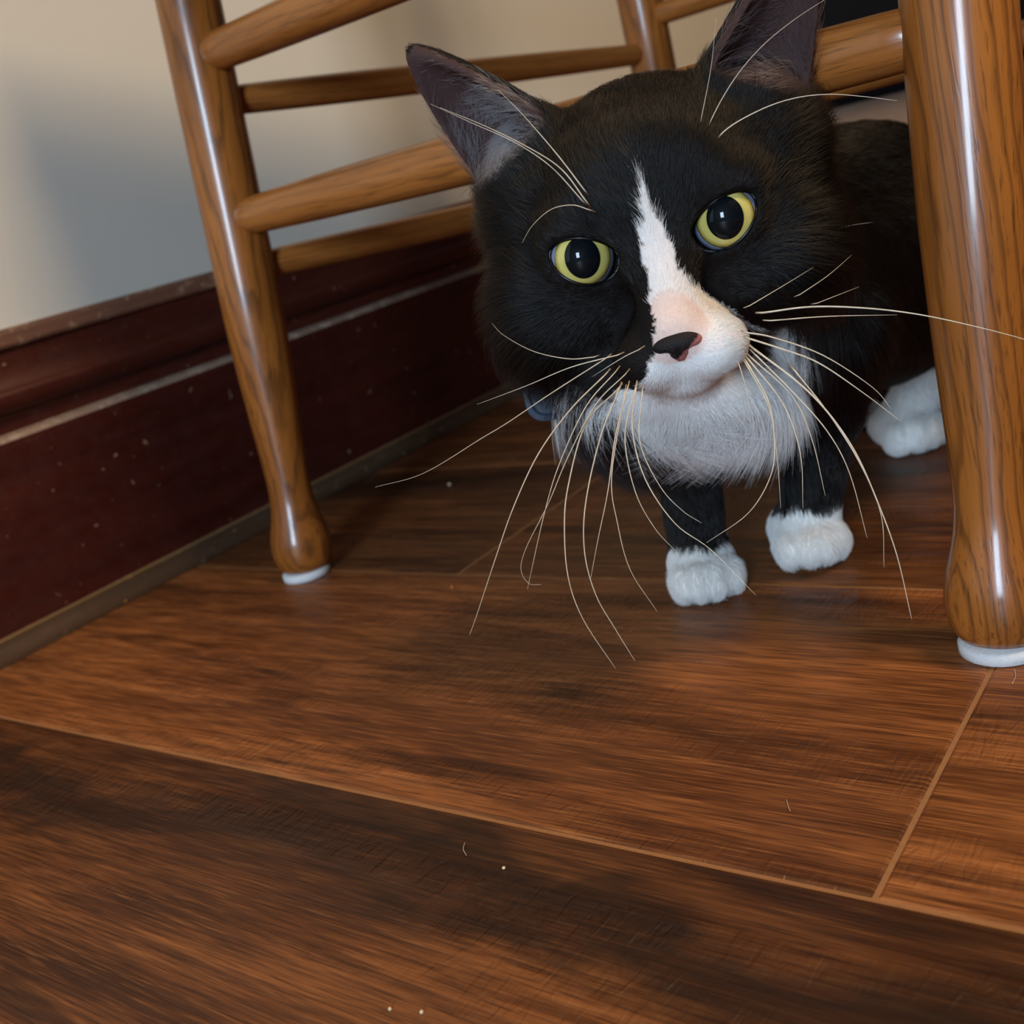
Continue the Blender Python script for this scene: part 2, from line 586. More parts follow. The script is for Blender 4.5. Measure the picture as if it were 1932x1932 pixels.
# seat and back (above the picture; they shade the space below)
bm = bmesh.new()
corners = [on(LB, LT, 0.445) + Vector((-0.035, -0.045, 0)), on(RB, RT, 0.445) + Vector((0.035, -0.045, 0)), BB + Vector((0.03, 0.03, 0.445)), FB + Vector((-0.03, 0.03, 0.445))]
lo = [bm.verts.new(Vector((c.x, c.y, 0.445)) - CHO) for c in corners]
hi = [bm.verts.new(Vector((c.x, c.y, 0.475)) - CHO) for c in corners]
bm.faces.new(hi); bm.faces.new(list(reversed(lo)))
for i in range(4):
    bm.faces.new((lo[i], lo[(i + 1) % 4], hi[(i + 1) % 4], hi[i]))
bmesh.ops.bevel(bm, geom=[e for e in bm.edges], offset=0.010, segments=3, affect='EDGES', profile=0.6)
bm_obj('seat', bm, M_oak_r, chair)
for z in (0.62, 0.76, 0.90):
    p, q = FB + Vector((0, 0, z)), BB + Vector((0, 0, z))
    bm = bmesh.new()
    n = 9
    rows = []
    for i in range(n):
        t = i / (n - 1)
        c = p.lerp(q, t) + Vector((0.10, 0.9, 0)).normalized() * (0.02 * math.sin(math.pi * t))
        hgt = 0.025 + 0.012 * math.sin(math.pi * t)
        nrm = Vector((0.11, 0.99, 0)) * 0.006
        rows.append([bm.verts.new(c + nrm + Vector((0, 0, hgt)) - CHO), bm.verts.new(c - nrm + Vector((0, 0, hgt)) - CHO), bm.verts.new(c - nrm - Vector((0, 0, hgt)) - CHO), bm.verts.new(c + nrm - Vector((0, 0, hgt)) - CHO)])
    for a, b in zip(rows[:-1], rows[1:]):
        for k in range(4):
            bm.faces.new((a[k], a[(k + 1) % 4], b[(k + 1) % 4], b[k]))
    bm.faces.new(rows[0]); bm.faces.new(list(reversed(rows[-1])))
    bmesh.ops.recalc_face_normals(bm, faces=bm.faces)
    bm_obj('back_slat', bm, M_oak_r, chair)
# ------------------------------------------------------------------ the cat: one continuous skin grown from a distance field
MM = 0.001
HO = unp((1234, 449), depth=0.362)                    # point between the eyes
n0 = CAMC - HO; n0 /= np.linalg.norm(n0)
right_c = CAMR[:, 0]; down_c = CAMR[:, 1]
roll = math.radians(15.9)
u0 = right_c * math.cos(roll) - down_c * math.sin(roll)
u0 = u0 - n0 * (u0 @ n0); u0 /= np.linalg.norm(u0)
v0 = np.cross(n0, u0)
TH = math.radians(9.0)
HN = n0 * math.cos(TH) - v0 * math.sin(TH)
HV = v0 * math.cos(TH) + n0 * math.sin(TH)
YAW = math.radians(-4.0)
HU = u0 * math.cos(YAW) - HN * math.sin(YAW)
HN = HN * math.cos(YAW) + u0 * math.sin(YAW)
HM = np.stack([HU, HV, HN], 1)                        # head axes as columns


def H(u, v, n):
    """head millimetres -> world metres"""
    return HO + HM @ (np.array([u, v, n], float) * MM)


def toH(P):
    return ((np.asarray(P) - HO) @ HM) / MM


def axis_grid(lo, hi, flo, fhi, fine, coarse):
    a = np.arange(lo, flo, coarse)
    b = np.arange(flo, fhi, fine)
    c = np.arange(fhi, hi + coarse, coarse)
    return np.concatenate([a, b, c])


GX = axis_grid(-0.345, -0.085, -0.285, -0.115, 0.00115, 0.003)
GY = axis_grid(0.262, 0.80, 0.268, 0.415, 0.00115, 0.003)
GZ = axis_grid(-0.004, 0.268, 0.100, 0.264, 0.00115, 0.0022)
FLD = np.full((len(GX), len(GY), len(GZ)), 0.05, np.float32)


def sub(lo, hi):
    sl = []
    for g, a, b in zip((GX, GY, GZ), lo, hi):
        i0 = max(int(np.searchsorted(g, a)) - 1, 0)
        i1 = min(int(np.searchsorted(g, b)) + 1, len(g))
        sl.append(slice(i0, i1))
    X, Y, Z = np.meshgrid(GX[sl[0]], GY[sl[1]], GZ[sl[2]], indexing='ij')
    return tuple(sl), np.stack([X, Y, Z], -1).astype(np.float32)


def smin(a, b, k):
    h = np.maximum(k - np.abs(a - b), 0) / k
    return np.minimum(a, b) - h * h * k * 0.25


def smax(a, b, k):
    return -smin(-a, -b, k)


def d_ell(P, c, r, M=None):
    q = P - np.asarray(c, np.float32)
    if M is not None:
        q = q @ np.asarray(M, np.float32)
    r = np.asarray(r, np.float32)
    k0 = np.sqrt(((q / r) ** 2).sum(-1)); k1 = np.sqrt(((q / (r * r)) ** 2).sum(-1)) + 1e-9
    return k0 * (k0 - 1) / k1


def d_cap(P, a, b, ra, rb):
    a = np.asarray(a, np.float32); b = np.asarray(b, np.float32)
    ab = b - a
    t = np.clip(((P - a) @ ab) / (ab @ ab), 0, 1)
    return np.sqrt(((P - a - t[..., None] * ab) ** 2).sum(-1)) - (ra + (rb - ra) * t)


def add_ell(c, r, M=None, k=0.012, op='add'):
    c = np.asarray(c, float)
    R_ = max(r) + k + 0.012
    sl, P = sub(c - R_, c + R_)
    d = d_ell(P, c, r, M)
    FLD[sl] = smin(FLD[sl], d, k) if op == 'add' else smax(FLD[sl], -d, k)


def add_cap(a, b, ra, rb, k=0.012):
    a = np.asarray(a, float); b = np.asarray(b, float)
    R_ = max(ra, rb) + k + 0.012
    sl, P = sub(np.minimum(a, b) - R_, np.maximum(a, b) + R_)
    FLD[sl] = smin(FLD[sl], d_cap(P, a, b, ra, rb), k)


def hell(u, v, n, ru, rv, rn, k=8, op='add'):
    add_ell(H(u, v, n), np.array([ru, rv, rn]) * MM, HM, k * MM, op)


# --- torso
add_ell((-0.220, 0.428, 0.118), (0.041, 0.058, 0.044))                      # chest
add_cap((-0.214, 0.450, 0.124), (-0.205, 0.560, 0.114), 0.049, 0.057, 0.03)
add_cap((-0.205, 0.560, 0.114), (-0.208, 0.680, 0.108), 0.057, 0.057, 0.03)
add_cap((-0.216, 0.450, 0.138), (-0.205, 0.580, 0.136), 0.028, 0.030, 0.03)   # shoulder ridge and spine
add_cap((-0.232, 0.395, 0.112), H(0, -18, -62), 0.042, 0.036, 0.03)          # neck
RF = np.stack([right_c, -down_c, -CAMR[:, 2]], 1)
add_ell(unp((1268, 735), depth=0.420), (0.042, 0.021, 0.036), RF, 0.015)     # ruff under the chin
# --- front legs
add_cap((-0.252, 0.445, 0.105), (-0.247, 0.425, 0.065), 0.024, 0.0145, 0.012)
add_cap((-0.247, 0.425, 0.065), (-0.244, 0.412, 0.016), 0.0138, 0.0125, 0.008)
add_cap((-0.182, 0.452, 0.105), (-0.190, 0.452, 0.070), 0.024, 0.0150, 0.012)
add_cap((-0.190, 0.452, 0.070), (-0.203, 0.447, 0.020), 0.0140, 0.0130, 0.008)


def paw(c, yaw, s=1.0, lift=0.0, pitch=0.0):
    """a foot of four toes; yaw = heading of the toes in the floor plane"""
    f = np.array([math.cos(yaw), math.sin(yaw), 0.0]); sd = np.array([-f[1], f[0], 0.0]); up = np.array([0, 0, 1.0])
    f2 = f * math.cos(pitch) - up * math.sin(pitch); up2 = up * math.cos(pitch) + f * math.sin(pitch)
    M = np.stack([f2, sd, up2], 1)
    c = np.array([c[0], c[1], lift])
    add_ell(c + up2 * 0.0115 * s - f2 * 0.004, np.array([0.0165, 0.0145, 0.0112]) * s, M, 0.006)
    for t, fw, h in ((-1.5, 0.0085, 0.0086), (-0.5, 0.0135, 0.0096), (0.5, 0.0135, 0.0096), (1.5, 0.0085, 0.0086)):
        add_ell(c + f2 * fw * s + sd * t * 0.0072 * s + up2 * h * s, np.array([0.0092, 0.0056, 0.0086]) * s, M, 0.0034)


PAW1 = (-0.2395, 0.4060); PAW2 = (-0.2045, 0.4420); PAW3 = (-0.2060, 0.600)
paw(PAW1, math.radians(-58), 1.0)
paw(PAW2, math.radians(-52), 1.02, 0.003, 0.10)
# --- hind legs
add_ell((-0.165, 0.650, 0.085), (0.032, 0.060, 0.055))
add_cap((-0.165, 0.625, 0.055), (-0.188, 0.652, 0.050), 0.030, 0.019, 0.015)
add_cap((-0.188, 0.650, 0.050), (-0.205, 0.612, 0.020), 0.0165, 0.0135, 0.010)
paw(PAW3, math.radians(-40), 1.12)
add_ell((-0.245, 0.650, 0.085), (0.032, 0.060, 0.055))
add_cap((-0.250, 0.660, 0.060), (-0.252, 0.690, 0.040), 0.026, 0.018, 0.015)
add_cap((-0.252, 0.690, 0.040), (-0.252, 0.664, 0.015), 0.015, 0.013, 0.010)
paw((-0.252, 0.652), math.radians(-85), 1.1)
add_cap((-0.207, 0.725, 0.100), (-0.195, 0.775, 0.050), 0.018, 0.013, 0.02)   # tail root
add_cap((-0.195, 0.775, 0.050), (-0.168, 0.782, 0.022), 0.013, 0.012, 0.01)
add_cap((-0.168, 0.782, 0.022), (-0.118, 0.745, 0.016), 0.012, 0.010, 0.01)

# --- head
hell(0, 6, -43, 48, 43, 42, 10)                      # braincase
hell(-36, -18, -32, 29, 28, 26, 16); hell(33, -19, -32, 27, 27, 26, 16)      # cheeks
hell(0, 14, -16, 26, 22, 16, 14)                     # forehead
add_cap(H(0, 2, -9), H(0, -26, 12), 0.0125, 0.0085, 0.012)                   # bridge of the nose
hell(-23.5, 9, -12, 13, 8, 9, 8); hell(23.5, 9, -12, 13, 8, 9, 8)            # brows
hell(0, -38, 2, 20, 15, 18, 12)                      # muzzle root
hell(-10.5, -37.0, 12, 12.0, 10, 12.5, 4); hell(10.5, -37.0, 12, 12.0, 10, 12.5, 4)   # whisker pads
hell(0, -46.5, 5, 9.5, 7, 11, 3)                        # chin
hell(0, -29.5, 17, 7.0, 6, 6, 6)                     # nose tip
hell(-42, 17, -45, 19, 27, 20, 14); hell(42, 17, -45, 19, 27, 20, 14)      # temples below the ears
# ears
EARS = []
for s in (-1, 1):
    base = np.array([s * 41.0, 33.0, -43.0]); tip = np.array([s * 71.0, 82.0, -38.0])
    ax = tip - base; Lr = np.linalg.norm(ax); ax /= Lr
    fr = np.array([s * 0.34, -0.10, 0.93]); fr -= ax * (fr @ ax); fr /= np.linalg.norm(fr)    # opening of the cup
    wd_ = np.cross(ax, fr)
    EARS.append((base, ax, fr, wd_, Lr, s))
    pts = np.array([H(*(base + ax * a + wd_ * b + fr * c)) for a in (-16, Lr + 6) for b in (-28, 28) for c in (-24, 24)])
    sl, P = sub(pts.min(0), pts.max(0))
    q = toH(P).astype(np.float32) - base.astype(np.float32)
    a = q @ ax.astype(np.float32); b = q @ wd_.astype(np.float32); c = q @ fr.astype(np.float32)
    t = np.clip(a / Lr, -0.3, 1.0)
    rad = 20.5 * np.power(np.clip(1.0 - np.maximum(t, 0), 0.0, 1), 0.62) + 0.6
    rad = np.where(t < 0, 20.5 + t * 14.0, rad)
    outer = (np.sqrt(b * b + (c / 0.78) ** 2) - rad) * 0.75
    outer = smax(outer, a - Lr, 2.0)
    outer = smax(outer, -(a + 14), 2.0)
    rin = np.maximum(rad - 2.0, 0.3)
    inner = (np.sqrt(b * b + ((c - 7.5) / 0.90) ** 2) - rin) * 0.8
    inner = smax(inner, -(a - 3.0) * 0.8, 5.0)
    ear = smax(outer, -inner, 1.2) * MM
    FLD[sl] = smin(FLD[sl], ear.astype(np.float32), 0.004)
# eyes: lids as a shell round each eyeball, opened in front
EYE_R = 11.2
EYES = []
for s, px in ((-1, (1099, 486)), (1, (1368, 411))):
    # eyeball centre lies behind the pixel where the iris shows
    c = toH(unp(px, depth=0.362)) + np.array([0.0, 0.0, 0.0])
    c = np.array([c[0], c[1], -11.5])
    gz = toH(CAMC) - c; gz /= np.linalg.norm(gz)
    # slide sideways so that the front of the eye projects onto the pixel
    ray = toH(unp(px, depth=0.362)) - toH(CAMC)
    ray /= np.linalg.norm(ray)
    tt = (c[2] - toH(CAMC)[2]) / ray[2]
    c = toH(CAMC) + ray * tt
    EYES.append((c, gz, s))
    hell(c[0], c[1], c[2], 13.2, 12.6, 12.8, 4)
    pts = np.array([H(*(c + np.array(d))) for d in [(i, j, k_) for i in (-22, 22) for j in (-22, 22) for k_ in (-14, 22)]])
    sl, P = sub(pts.min(0), pts.max(0))
    q = (toH(P) - c).astype(np.float32)
    gx = np.cross([0, 1, 0], gz); gx /= np.linalg.norm(gx); gy = np.cross(gz, gx)
    a = q @ gx.astype(np.float32); b = q @ gy.astype(np.float32); g = q @ gz.astype(np.float32)
    # almond: rounder below, flatter above, inner corner drawn down towards the nose
    b2 = b - s * a * 0.26
    hgt = np.where(b2 > 0, 6.9, 9.6)
    al = np.sqrt((a / np.where(a * s < 0, 12.2, 11.0)) ** 2 + (b2 / hgt) ** 2)
    opening = (al - 1.0) * 8.0
    opening = smax(opening, -(g - 1.0), 1.0)
    FLD[sl] = smax(FLD[sl], (-opening * MM).astype(np.float32), 0.0014)
    ball = (np.sqrt((q ** 2).sum(-1)) - EYE_R - 0.15) * MM
    FLD[sl] = smax(FLD[sl], -ball.astype(np.float32), 0.0006)
# groove under the nose
sl, P = sub(H(0, -38, 20) - 0.02, H(0, -38, 20) + 0.02)
FLD[sl] = smax(FLD[sl], -d_cap(P, H(0.5, -35, 25.0), H(0.5, -46, 21.5), 0.0011, 0.0013), 0.003)
# stand on the floor
FLD = np.maximum(FLD, -(GZ[None, None, :] - 0.0004).astype(np.float32))


def surface_nets(F, gx, gy, gz):
    S = F < 0
    c = [S[:-1, :-1, :-1], S[1:, :-1, :-1], S[:-1, 1:, :-1], S[1:, 1:, :-1], S[:-1, :-1, 1:], S[1:, :-1, 1:], S[:-1, 1:, 1:], S[1:, 1:, 1:]]
    cnt = sum(x.astype(np.int8) for x in c)
    act = (cnt > 0) & (cnt < 8)
    I = np.argwhere(act)
    idx = -np.ones(act.shape, np.int32)
    idx[act] = np.arange(len(I))
    G = (gx, gy, gz)
    acc = np.zeros((len(I), 3)); num = np.zeros(len(I))
    offs = [(a, b, d) for d in (0, 1) for b in (0, 1) for a in (0, 1)]
    for ax in range(3):
        for o in offs:
            if o[ax]: continue
            p = I + np.array(o); q = p.copy(); q[:, ax] += 1
            f0 = F[p[:, 0], p[:, 1], p[:, 2]]; f1 = F[q[:, 0], q[:, 1], q[:, 2]]
            m = (f0 < 0) != (f1 < 0)
            t = f0[m] / (f0[m] - f1[m])
            w = np.stack([G[i][p[m, i]] for i in range(3)], 1)
            w[:, ax] += t * (G[ax][q[m, ax]] - G[ax][p[m, ax]])
            acc[m] += w; num[m] += 1
    V = acc / num[:, None]
    quads = []
    for ax in range(3):
        sl0 = [slice(None)] * 3; sl1 = [slice(None)] * 3
        sl0[ax] = slice(0, -1); sl1[ax] = slice(1, None)
        ch = S[tuple(sl0)] != S[tuple(sl1)]
        E = np.argwhere(ch)
        o1, o2 = [(1, 2), (2, 0), (0, 1)][ax]
        ok = (E[:, o1] > 0) & (E[:, o2] > 0) & (E[:, o1] < F.shape[o1] - 1) & (E[:, o2] < F.shape[o2] - 1)
        E = E[ok]
        ins = S[E[:, 0], E[:, 1], E[:, 2]]
        def cell(d1, d2):
            K = E.copy(); K[:, o1] -= d1; K[:, o2] -= d2
            return idx[K[:, 0], K[:, 1], K[:, 2]]
        q = np.stack([cell(1, 1), cell(0, 1), cell(0, 0), cell(1, 0)], 1)
        q[~ins] = q[~ins][:, ::-1]
        quads.append(q)
    return V, np.concatenate(quads)


CV, CF = surface_nets(FLD, GX, GY, GZ)
# light smoothing (keeps the lids)
for it in range(3):
    s_ = np.zeros_like(CV); k_ = np.zeros(len(CV))
    for i in range(4):
        a, b = CF[:, i], CF[:, (i + 1) % 4]
        np.add.at(s_, a, CV[b]); np.add.at(k_, a, 1)
        np.add.at(s_, b, CV[a]); np.add.at(k_, b, 1)
    CV = CV + 0.5 * (s_ / np.maximum(k_, 1)[:, None] - CV)


# ------------------------------------------------------------------ coat pattern: which skin carries white fur
def in_poly(P2, poly):
    x, y = P2[:, 0], P2[:, 1]
    ins = np.zeros(len(x), bool)
    j = len(poly) - 1
    for i in range(len(poly)):
        xi, yi = poly[i]; xj, yj = poly[j]
        c = ((yi > y) != (yj > y)) & (x < (xj - xi) * (y - yi) / (yj - yi + 1e-9) + xi)
        ins ^= c
        j = i
    return ins


BLAZE = [(1206, 335), (1214, 330), (1226, 385), (1247, 430), (1266, 470), (1284, 515), (1318, 545), (1352, 566), (1392, 594), (1425, 632), (1440, 668), (1420, 700), (1370, 720), (1330, 740), (1270, 752),
         (1222, 745), (1212, 720), (1222, 690), (1238, 668), (1236, 620), (1226, 560), (1214, 480), (1207, 400)]
BIB = [(1000, 640), (1500, 590), (1530, 690), (1480, 770), (1400, 815), (1290, 830), (1190, 810), (1100, 775), (1030, 715)]
BIB = [(1010, 640), (1500, 590), (1520, 690), (1480, 750), (1410, 790), (1290, 812), (1190, 795), (1110, 765), (1050, 715)]


def smooth01(x, a, b):
    t = np.clip((x - a) / (b - a), 0, 1)
    return t * t * (3 - 2 * t)


def wob(P, f, ph=0.0):
    return (np.sin(P[:, 0] * f + ph + 1.3 * np.sin(P[:, 1] * f * 0.7)) + np.sin(P[:, 1] * f * 1.1 + 2 * ph) + np.sin(P[:, 2] * f * 0.9 + 3 * ph + P[:, 0] * f * 0.5)) / 3


def region(P):
    """masks over points: head weight, ear, paw, leg, chest"""
    h = toH(P)
    r_head = np.sqrt((h[:, 0] / 62) ** 2 + ((h[:, 1] - 6) / 72) ** 2 + ((h[:, 2] + 26) / 58) ** 2)
    head = 1 - smooth01(r_head, 0.95, 1.15)
    head = np.where((np.abs(h[:, 0]) < 26) & (h[:, 1] < -24) & (h[:, 1] > -64) & (h[:, 2] > -14), 1.0, head)
    ear = np.zeros(len(P)); eart = np.zeros(len(P)); eari = np.zeros(len(P))
    for base, ax, fr, wd_, Lr, s in EARS:
        q = h - base
        a, b, c = q @ ax, q @ wd_, q @ fr
        m = (a > 2) & (a < Lr + 5) & (np.abs(b) < 26) & (np.abs(c) < 24) & (np.sqrt(b * b + c * c) < 25)
        ear = np.where(m, np.maximum(ear, smooth01(a, 2, 12)), ear)
        eart = np.where(m, a / Lr, eart)
        eari = np.where(m, c, eari)
    head = np.maximum(head, ear)
    dmin = np.full(len(P), 9.0)
    for p, zt in ((PAW1, 0.0), (PAW2, 0.0), (PAW3, 0.0), ((-0.252, 0.655), 0.0)):
        dmin = np.minimum(dmin, np.hypot(P[:, 0] - p[0], P[:, 1] - p[1]))
    leg = (1 - smooth01(P[:, 2], 0.060, 0.085)) * (1 - head)
    pw = ((P[:, 2] < 0.034) & (dmin < 0.05)) * 1.0
    return h, head, ear, eart, eari, leg, pw


def white_mask(P):
    h, head, ear, eart, eari, leg, pw = region(P)
    p2 = proj(P)[:, :2]
    p2 = p2 + np.stack([wob(P, 900, 0.4), wob(P, 1100, 1.7)], 1) * 6 + np.stack([wob(P, 2600, 0.8), wob(P, 3100, 2.7)], 1) * 5
    w = in_poly(p2, BLAZE) & (h[:, 2] > -18) & (head > 0.5)
    w |= (h[:, 1] < -42) & (h[:, 0] > -13) & (h[:, 0] < 27) & (h[:, 2] > -20) & (h[:, 2] < 24) & (head > 0.5)
    w |= (h[:, 1] < -50) & (np.abs(h[:, 0]) < 27) & (h[:, 2] > -16) & (h[:, 2] < 24) & (P[:, 1] < 0.42)
    bib = in_poly(p2, BIB) & (head < 0.75) & (P[:, 1] < 0.435) & (P[:, 2] > 0.06) & ~w
    # under the chin too
    bib |= (h[:, 1] < -42) & (h[:, 2] < 2) & (np.abs(h[:, 0] - 2) < 26) & (P[:, 1] < 0.42) & (P[:, 2] > 0.085) & (head < 0.9)
    n = wob(P, 500, 0.9)
    d1 = np.hypot(P[:, 0] - PAW1[0], P[:, 1] - PAW1[1]); d2 = np.hypot(P[:, 0] - PAW2[0], P[:, 1] - PAW2[1]); d3 = np.hypot(P[:, 0] - PAW3[0], P[:, 1] - PAW3[1])
    w1 = (d1 < 0.034) & (P[:, 2] < 0.0225 + 0.002 * n)
    w2 = (d2 < 0.036) & (P[:, 2] < 0.026 + 0.003 * n)
    w3 = (d3 < 0.052) & (P[:, 1] > 0.54) & (P[:, 1] < 0.65) & (P[:, 2] < 0.047 + 0.004 * n)
    return w, bib, w1 | w2 | w3


BLACK = np.array(srgb(8, 7, 7)); WHITE = np.array((0.965, 0.96, 0.945))
wA, wB, wC = white_mask(CV)
h, head, ear, eart, eari, leg, pw = region(CV)
SKIN_DARK = np.array(srgb(20, 16, 15)); SKIN_PINK = np.array(srgb(225, 180, 165)); SKIN_EAR = np.array(srgb(72, 52, 50))
skin = np.tile(SKIN_DARK, (len(CV), 1))
skin[wA] = np.where((np.linalg.norm(h[wA] - np.array([0, -26, 20]), axis=1) < 12)[:, None], np.array(srgb(236, 208, 196)), np.where((h[wA, 1] < -36)[:, None], np.array(srgb(244, 241, 238)), np.array(srgb(240, 228, 222)))); skin[wB] = np.array(srgb(242, 238, 234)); skin[wC] = np.array(srgb(240, 234, 226))

M_skin = NT('cat_skin')
at = M_skin.n('ShaderNodeAttribute'); at.attribute_name = 'coat'
nz = M_skin.noise(M_skin.coords(), 900, 3, 0.6)
M_skin = M_skin.out(M_skin.mix(M_skin.math('MULTIPLY', nz, 0.25), at.outputs['Color'], (0.0, 0.0, 0.0)), 0.75, None, 0.15)

cat = mesh_obj('cat', CV - np.array([0, 0, 0]), CF, M_skin)
cme = cat.data
vn = np.zeros(len(CV) * 3); cme.vertices.foreach_get('normal', vn); VN = vn.reshape(-1, 3)
nh = VN @ HM
ear_in = np.zeros(len(CV), bool)
for base, ax, fr, wd_, Lr, s in EARS:
    q = h - base
    a, b, c = q @ ax, q @ wd_, q @ fr
    ear_in |= (ear > 0.15) & (np.sign(h[:, 0]) == s) & ((nh @ fr) > 0.15) & (a < Lr - 2) & (np.abs(b) < 19)
skin[ear_in] = SKIN_EAR
ca = cme.color_attributes.new('coat', 'FLOAT_COLOR', 'POINT')
ca.data.foreach_set('color', np.concatenate([skin, np.ones((len(CV), 1))], 1).astype(np.float32).ravel())
tag(cat, 'black and white longhaired cat with yellow-green eyes crouching under the chair, looking up', 'cat')


# ------------------------------------------------------------------ fur
def sample_roots(count, weight_fn):
    me = cme
    A = CV[CF[:, 0]]; B = CV[CF[:, 1]]; C_ = CV[CF[:, 2]]; D = CV[CF[:, 3]]
    cen = (A + B + C_ + D) / 4
    area = 0.5 * np.linalg.norm(np.cross(C_ - A, D - B), axis=1)
    fn = np.cross(C_ - A, D - B); fn /= np.linalg.norm(fn, axis=1)[:, None] + 1e-12
    w = area * weight_fn(cen, fn)
    pick = RNG.choice(len(w), size=count, p=w / w.sum())
    s, t = RNG.random(count)[:, None], RNG.random(count)[:, None]
    P = (A[pick] * (1 - s) + B[pick] * s) * (1 - t) + (D[pick] * (1 - s) + C_[pick] * s) * t
    N = VN[CF[pick]].mean(1); N /= np.linalg.norm(N, axis=1)[:, None] + 1e-9
    return P, N


def eye_dist(h):
    d = np.full(len(h), 99.0)
    for c, gz, s in EYES:
        d = np.minimum(d, np.linalg.norm(h - c, axis=1))
    return d


def ear_cup(h, N):
    m = np.zeros(len(h), bool)
    nh = N @ HM
    for base, ax, fr, wd_, Lr, s in EARS:
        q = h - base
        a, b, c = q @ ax, q @ wd_, q @ fr
        m |= (a > 3) & (a < Lr - 1) & (np.abs(b) < 19) & (np.abs(c) < 22) & ((nh @ fr) > 0.1) & (np.sign(h[:, 0]) == s)
    return m


def open_of_eye(h):
    m = np.zeros(len(h), bool)
    for c, gz, s in EYES:
        q = h - c
        gx = np.cross([0, 1, 0], gz); gx /= np.linalg.norm(gx); gy = np.cross(gz, gx)
        a, b, g = q @ gx, q @ gy, q @ gz
        b2 = b - s * a * 0.26
        hgt = np.where(b2 > 0, 6.9, 9.6)
        m |= (np.sqrt((a / np.where(a * s < 0, 12.8, 11.6)) ** 2 + (b2 / (hgt + 0.6)) ** 2) < 1.0) & (g > 0)
    return m


def fur_weight(cen, fn):
    h, head, ear, eart, eari, leg, pw = region(cen)
    p = proj(cen)
    view = CAMC - cen; view /= np.linalg.norm(view, axis=1)[:, None]
    facing = (fn * view).sum(1)
    w = np.where(head > 0.5, 3.4, 1.0)
    w = np.where(h[:, 2] > -5, np.maximum(w, np.where(head > 0.5, 5.5, w)), w)
    w = np.where((cen[:, 2] < 0.10) & (cen[:, 1] < 0.46), np.maximum(w, 2.2), w)
    w = np.where(pw > 0, 3.5, w)
    w = np.where((head > 0.5) & (h[:, 1] < -28) & (h[:, 2] > 0), 8.0, w)
    w = np.where(white_mask(cen)[1], 4.2, w)
    w = np.where((ear > 0.3), 3.0, w)
    w *= np.where(facing > -0.45, 1.0, 0.25)
    w = np.where(ear_cup(h, fn), np.where(eart < 0.5, 1.2, 0.2) * np.where(h[:, 0] < 0, 1.0, 0.4), w)
    w = np.where(open_of_eye(h), 0.0, w)
    # the nose leather and mouth slit stay bare
    bare = (np.abs(h[:, 0]) < 7.0) & (h[:, 1] > -37.5) & (h[:, 1] < -27.5) & (h[:, 2] > 20.5)
    w = np.where(bare, 0.0, w)
    w = np.where(cen[:, 2] < 0.0015, 0.0, w)
    return w


NOSE_H = np.array([0.0, -30.0, 24.0])


